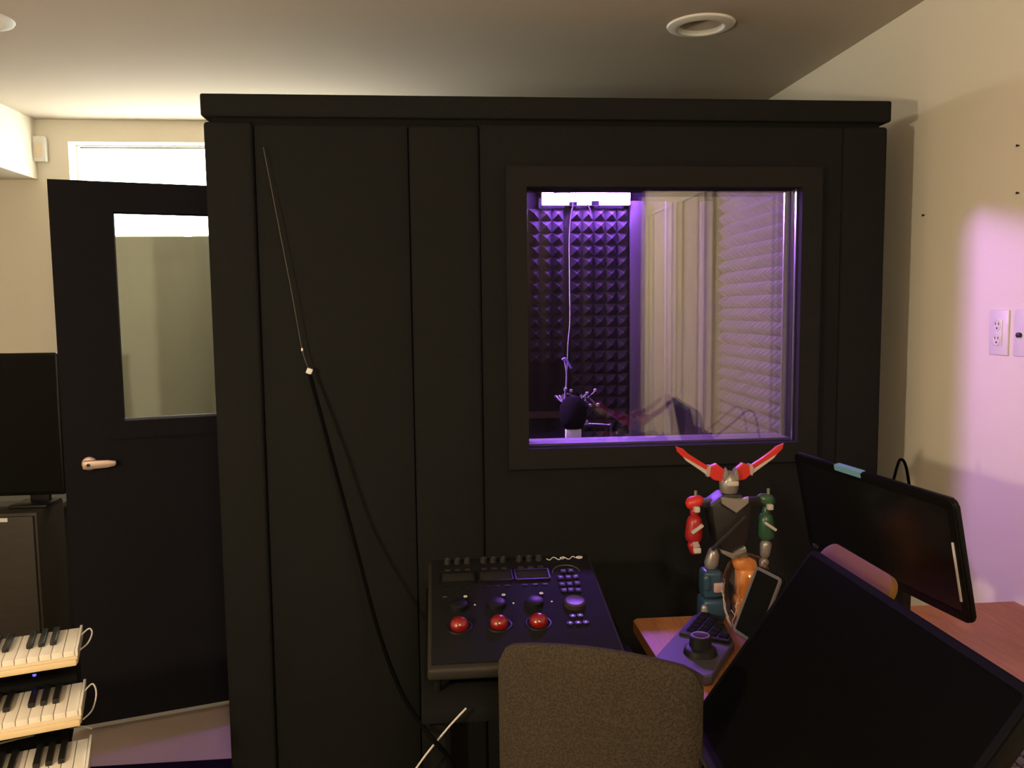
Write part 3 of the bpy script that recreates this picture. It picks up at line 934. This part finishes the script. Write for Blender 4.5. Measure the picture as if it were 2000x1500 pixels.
for (kx, ky) in ((.055, .178), (.046, .20), (-.038, .26), (-.034, .29)):
    lathe('indicator', [(0, 0), (.0016, 0), (.0016, .001), (0, .001)], GREY, ctl, 10, Matrix.Translation((kx, ky, .0305)))
lathe('dial_base', [(0, 0), (.036, 0), (.033, .012), (.026, .016), (0, .016)], BLACKPL, ctl, 36, Matrix.Translation((.024, .092, .022)))
lathe('dial', [(0, 0), (.024, 0), (.0225, .024), (.019, .026), (0, .025)], BLACKPL, ctl, 36, Matrix.Translation((.024, .092, .036)))
lathe('dial_ring', [(.0168, .0), (.0192, .0), (.0192, .0018), (.0168, .0018), (.0168, 0)], SILVER, ctl, 40, Matrix.Translation((.024, .092, .061)), close=False)
lathe('dial_cap', [(0, 0), (.0167, 0), (.0165, .0008), (0, .0002)], mat('dial_purple_sheen', (.05, .02, .12), .12, coat=.5), ctl, 36, Matrix.Translation((.024, .092, .0612)))  # purple LED reflection is put into the cap colour

ph, Tp, upp, npn = monitor('smartphone', 'grey rimmed phone propped up in front of the glass jar', (.656, -.650, .775), 3.35, .40, .098, .158, .008, .012, .009, SCREEN)
ph['category'] = 'phone'
for o in ph.children:
    if o.name.startswith('bezel'):
        o.data.materials[0] = mat('phone_rim', (.13, .12, .14), .4)
box('prop', (.012, -.03, 0), (.032, .01, .06), BLACKPL, ph, .003)

jar = thing('glass_jar', 'rounded clear crackled glass jar in front of the toy robot', 'jar', (.703, -.538, DZ))
prof = [(0, .002), (.030, .002), (.040, .02), (.052, .06), (.0575, .10), (.055, .135), (.045, .165), (.028, .183), (.012, .19), (0, .191)]
lathe('jar_glass', prof, JARGLASS, jar, 40)
bm = bmesh.new()
rnd = random.Random(3)
for k in range(20):                       # crackle veins around the left flank and base
    a = rnd.uniform(math.pi * .75, math.pi * 1.75)
    z = rnd.uniform(.012, .10)
    pts = []
    for q in range(5):
        zz = z + q * .011
        rr = 0
        for (ra, za), (rb, zb) in zip(prof[1:], prof[2:]):
            if za <= zz <= zb:
                rr = ra + (rb - ra) * (zz - za) / (zb - za)
        if rr == 0:
            break
        pts.append(((rr + .0006) * math.cos(a), (rr + .0006) * math.sin(a), zz))
        a += rnd.uniform(-.22, .22)
    if len(pts) > 2:
        add_tube(bm, pts, .0007, 5)
o = finish(bm, 'crackle_veins', mat('crackle', (.55, .50, .48), .3), jar, smooth=True)
o['kind'] = 'stuff'

# ------------------------------------------------------------------ plain toy robot
bot = thing('toy_robot', 'multicoloured toy robot with raised red fins behind the glass jar', 'toy', (.69, -.44, DZ))
BZ = -DZ
def P(xw, zw, y=0.0):
    return Vector((xw - .69, y, zw - DZ))
# torso, waist
bm = bmesh.new()
add_prism(bm, [(-.055, 1.030 - DZ), (-.035, .945 - DZ), (-.022, .905 - DZ), (.022, .905 - DZ), (.040, .945 - DZ), (.050, 1.035 - DZ), (.02, 1.055 - DZ), (-.02, 1.055 - DZ)], .06, Matrix.Translation((0, -.03, 0)), .006)
finish(bm, 'torso', TOYGREY, bot, smooth=True)
prism('chest_plate', [(-.032, 1.052 - DZ), (-.028, 1.035 - DZ), (.006, 1.012 - DZ), (.036, 1.036 - DZ), (.036, 1.050 - DZ), (.010, 1.042 - DZ)], .012, TOYSILVER, bot, Matrix.Translation((0, -.042, 0)), .002)
prism('belt', [(-.026, .915 - DZ), (-.030, .925 - DZ), (.0, .913 - DZ), (.030, .930 - DZ), (.034, .920 - DZ), (.004, .898 - DZ)], .014, TOYSILVER, bot, Matrix.Translation((0, -.040, 0)), .002)
lathe('head', [(0, 1.045), (.016, 1.047), (.022, 1.062), (.023, 1.080), (.019, 1.096), (.008, 1.106), (0, 1.108)], TOYSILVER, bot, 24, Matrix.Translation((0, -.005, -DZ)))
box('visor', (-.014, -.030, 1.074 - DZ), (.016, -.022, 1.086 - DZ), TOYWHITE, bot, .003)
# fins
def fin(sx):
    root = bpy.data.objects.new('fin', None)
    COL.objects.link(root); root.parent = bot
    def X(pts):
        q = [((x - .69) * 1.0, z - DZ) for x, z in pts]
        return q if sx > 0 else [(-a, b) for a, b in q][::-1]
    d = .010
    T = Matrix.Translation((0, -.012, 0))
    # right-hand outline in world x, mirrored for the other
    prism('fin_root', X([(.703, 1.082), (.700, 1.108), (.722, 1.126), (.744, 1.118), (.742, 1.098), (.728, 1.086)]), d + .006, RED, root, T, .002)
    prism('fin_blade', X([(.740, 1.119), (.795, 1.152), (.803, 1.163), (.822, 1.171), (.819, 1.158), (.806, 1.145), (.746, 1.108)]), d, RED, root, T, .002)
    prism('fin_edge', X([(.742, 1.110), (.806, 1.147), (.798, 1.136), (.744, 1.098)]), d * .8, TOYWHITE, root, T, .001)
    prism('fin_bracket', X([(.737, 1.122), (.743, 1.122), (.749, 1.112), (.745, 1.095), (.740, 1.097)]), d + .010, TOYPINK, root, Matrix.Translation((0, -.014, 0)), .001)
    prism('ear_guard', X([(.699, 1.086), (.696, 1.103), (.702, 1.117), (.709, 1.098), (.708, 1.085)]), .016, TOYSILVER, root, Matrix.Translation((0, -.022, 0)), .002)
fin(1); fin(-1)
def capsule(name, a, b, ra, rb, m, parent, n=18):
    a, b = Vector(a), Vector(b)
    L = (b - a).length
    ax = (b - a).normalized()
    prof = [(0, -ra)] + [(ra * math.cos(t), ra * math.sin(t)) for t in [math.radians(x) for x in (-60, -30, 0)]] + \
           [(rb * math.cos(t), L + rb * math.sin(t)) for t in [math.radians(x) for x in (0, 30, 60)]] + [(0, L + rb)]
    q = Vector((0, 0, 1)).rotation_difference(ax).to_matrix().to_4x4()
    q.translation = a
    return lathe(name, prof, m, parent, n, q)
def arm(x, ms, mu, mf, sign):
    root = bpy.data.objects.new('arm', None)
    COL.objects.link(root); root.parent = bot
    capsule('shoulder', P(x + .004 * sign, 1.030), P(x - .010 * sign, 1.034), .017, .015, ms, root)
    box('shoulder_cap', P(x - .006, 1.012, -.026), P(x + .008, 1.026, -.010), TOYWHITE, root, .003)
    tube('shoulder_post', [P(x + .004, 1.044), P(x + .004, 1.060)], .0038, TOYSILVER, root, 10, 0)
    capsule('upper_arm', P(x, 1.012), P(x - .002 * sign, .998), .010, .011, mu, root)
    capsule('forearm', P(x - .002 * sign, .984), P(x, .950), .019, .021, mu, root)
    prism('arm_band', rrect(.034, .007, .003, 3), .010, TOYWHITE, root, Matrix.Translation(P(x + .002, .972, -.026)) @ Matrix.Rotation(.6 * sign, 4, 'Y'), .001)
    return root
tl = bpy.data.objects.new('shoulder_beam', None)
bpy.data.objects.remove(tl)
box('shoulder_beam', (-.085, -.012, 1.018 - DZ), (.085, .012, 1.040 - DZ), TOYGREY, bot, .004)
al = arm(.606, RED, REDD, REDD, -1)
capsule('hand', P(.603, .928, -.004), P(.606, .915, -.004), .013, .011, REDD, al)
box('hand_guard', P(.600, .912, -.024), P(.618, .926, -.012), TOYWHITE, al, .003)
prism('hand_plate', [(-.0, 0), (.016, .004), (.010, .016), (-.004, .014)], .006, TOYPINK, al, Matrix.Translation(P(.600, .925, -.022)), .001)
ar = arm(.786, TOYGREEN, TOYGREEN, TOYGREEN, 1)
capsule('hand', P(.784, .922, -.004), P(.782, .900, -.004), .014, .012, TOYSILVER, ar)
capsule('fist', P(.780, .880, -.004), P(.776, .868, -.004), .012, .009, TOYSILVER, ar)
prism('belt_strap', [(-.056, .930 - DZ), (-.050, .924 - DZ), (.028, 1.000 - DZ), (.024, 1.006 - DZ)], .006, TOYGREY, bot, Matrix.Translation((0, -.046, 0)), .001)
# legs
lg = bpy.data.objects.new('leg', None); COL.objects.link(lg); lg.parent = bot
capsule('thigh', P(.655, .905), P(.650, .880), .015, .017, TOYSILVER, lg)
box('shin', P(.625, .800, -.028), P(.672, .868, .024), TOYBLUE, lg, .010, 3)
box('knee_plate', P(.646, .818, -.036), P(.672, .842, -.027), TOYPINK, lg, .004)
capsule('side_pod', P(.632, .852, -.022), P(.634, .828, -.022), .010, .010, TOYBLUE, lg)
box('foot', P(.622, .742, -.035), P(.676, .800, .028), TOYBLUE, lg, .010, 3)
capsule('ankle_pod', P(.624, .782, -.03), P(.626, .756, -.03), .008, .011, TOYSILVER, lg)
lr = bpy.data.objects.new('leg', None); COL.objects.link(lr); lr.parent = bot
capsule('thigh', P(.722, .905), P(.728, .885), .015, .017, TOYSILVER, lr)
capsule('knee', P(.722, .880, -.004), P(.742, .872, -.004), .020, .020, TOYYELLOW, lr)
box('shin', P(.714, .790, -.026), P(.758, .868, .022), TOYYELLOW, lr, .010, 3)
box('foot', P(.712, .742, -.035), P(.762, .796, .028), TOYYELLOW, lr, .010, 3)
capsule('ankle_joint', P(.722, .792, -.02), P(.750, .792, -.02), .012, .012, TOYYELLOW, lr)

# ------------------------------------------------------------------ keyboards on a tiered stand at the left
KA = math.radians(18.5)                # long axis direction, right end farther
kd = Vector((math.cos(KA), math.sin(KA), 0))         # towards the right end
kf = Vector((math.sin(KA), -math.cos(KA), 0))        # towards the player
KW, KLEN = .0235, .148
BLACKS = {1, 2, 3, 5, 6}                 # black key sits at the left border of these whites counted from the right end C=0 : B A G | E D
TIERS = [((-.868, -.335), .75, 'uppermost'), ((-.833, -.416), .65, 'middle'), ((-.797, -.486), .55, 'lowest')]
wk_mesh = bk_mesh = None
for ti, ((bx, by), z, word) in enumerate(TIERS):
    kb = thing('piano_keyboard', 'small white keyed piano keyboard, %s of the three stacked at the left' % word, 'keyboard', (bx, by, z), KA, 'stacked piano keyboards')
    # local axes: +x = along kd, -y = towards player; origin at rear right of the keys, key tops at z=0
    NWH = 22
    Wd = NWH * KW
    box('case', (-Wd - .01, -KLEN - .006, -.030), (.006, .012, -.012), CREAM, kb, .003)
    box('front_rail', (-Wd - .01, -KLEN - .016, -.030), (.004, -KLEN - .006, -.016), mat('rail_cream', (.80, .62, .36), .4), kb, .003)
    for k in range(NWH):
        if wk_mesh is None:
            o = box('white_key', (-KW + .0007, -KLEN, -.014), (-.0007, 0, 0), KEYW, kb, .0012)
            wk_mesh = o
        else:
            o = wk_mesh.copy(); COL.objects.link(o); o.parent = kb
        o.location = (-k * KW, 0, 0)
        if (k % 7) in BLACKS:
            if bk_mesh is None:
                p = box('black_key', (-.0065, -.096, .0), (.0065, -.001, .011), KEYB, kb, .002)
                bk_mesh = p
            else:
                p = bk_mesh.copy(); COL.objects.link(p); p.parent = kb
            p.location = (-(k + 1) * KW, 0, 0)
    box('end_cap', (.0005, -KLEN, -.014), (.006, .012, .002), KEYW, kb, .001)
    if ti < 2:
        rr_ = .026 if ti == 0 else .05
        tube('lead', [(.004, -.05, -.004), (.022, -.035, .006), (.030, -.055, .002 if ti == 0 else -.01), (.022, -.08, -.012 if ti == 0 else -.035), (.004, -.10, -.02 if ti == 0 else -.045)], .0018, CABLEWHITE, kb)
st = thing('keyboard_stand', 'black tiered stand under the stacked keyboards with a blue pilot light', 'stand', (-.9, -.40, 0), KA)
for ti, ((bx, by), z, word) in enumerate(TIERS):
    rel = Matrix.Rotation(-KA, 3, 'Z') @ Vector((bx + .9, by + .40, 0))
    box('shelf', (rel.x - .54, rel.y - .13, z - .046), (rel.x - .004, rel.y + .05, z - .031), BLACKMATTE, st)
    if ti == 1:
        box('module', (rel.x - .50, rel.y + .016, z - .030), (rel.x - .012, rel.y + .12, z + .040), BLACKMATTE, st, .003)
        lathe('pilot_light', [(0, 0), (.004, 0), (.003, .002), (0, .003)], BLUELED, st, 14, Matrix.Translation((rel.x - .098, rel.y + .014, z + .030)) @ Rx)
    if ti == 2:
        box('module', (rel.x - .50, rel.y + .016, z - .030), (rel.x - .04, rel.y + .12, z + .040), BLACKMATTE, st, .003)
for xx in (-.48, -.02):
    box('post', (xx - .02, .05, .0125), (xx + .02, .09, .69), BLACKMATTE, st)
    box('foot', (xx - .02, -.22, .0125), (xx + .02, .16, .025), BLACKMATTE, st)
tag(tube('keyboard_cable', [(-1.05, -.62, .585), (-.97, -.55, .578), (-.90, -.50, .572), (-.83, -.463, .566), (-.80, -.46, .558)], .0022, CABLEWHITE),
    'white cable lying behind the lowest keyboard', 'cable')

# ------------------------------------------------------------------ far-left desk with monitor
t = thing('corner_desk', 'dark brown desk behind the open booth door', 'desk', (-1.95, 1.3, 0))
box('desk_top', (-.62, -.30, .735), (.47, .35, .76), DESKTOPG, t, .003)
box('side_panel', (.42, -.28, 0), (.45, .33, .735), DESKBROWN, t)
box('back_panel', (-.60, -.24, .05), (.42, -.22, .735), DESKBROWN, t)
box('side_panel', (-.60, -.28, 0), (-.57, .33, .735), DESKBROWN, t)
t = thing('wooden_cabinet', 'tall brown cabinet with a white label under the dark monitor', 'cabinet', (-1.84, .80, 0))
box('carcass', (-.30, -.02, 0), (.365, .20, .775), DESKBROWN, t, .003)
box('door', (-.28, -.034, .03), (.357, -.021, .765), DESKBROWN, t, .002)
box('paper_label', (.232, -.0365, .748), (.270, -.0345, .762), WHITEMARK, t, mtx=None)
t = thing('flat_monitor', 'black monitor standing at the far left picture edge', 'monitor', (-1.62, .93, .775))
prism('housing', rrect(.42, .54, .008, 4, 0, .31), .03, BEZEL, t, Matrix.Translation((-.012, -.03, .0)), .004, True)
prism('screen', rrect(.40, .515, .004, 4, 0, .312), .003, SCREENM, t, Matrix.Translation((-.012, -.0325, .0)))
box('stand_neck', (.06, -.012, .012), (.13, .012, .06), BLACKPL, t, .003)
box('stand_base', (.01, -.08, .0), (.15, .05, .012), BLACKPL, t, .004)
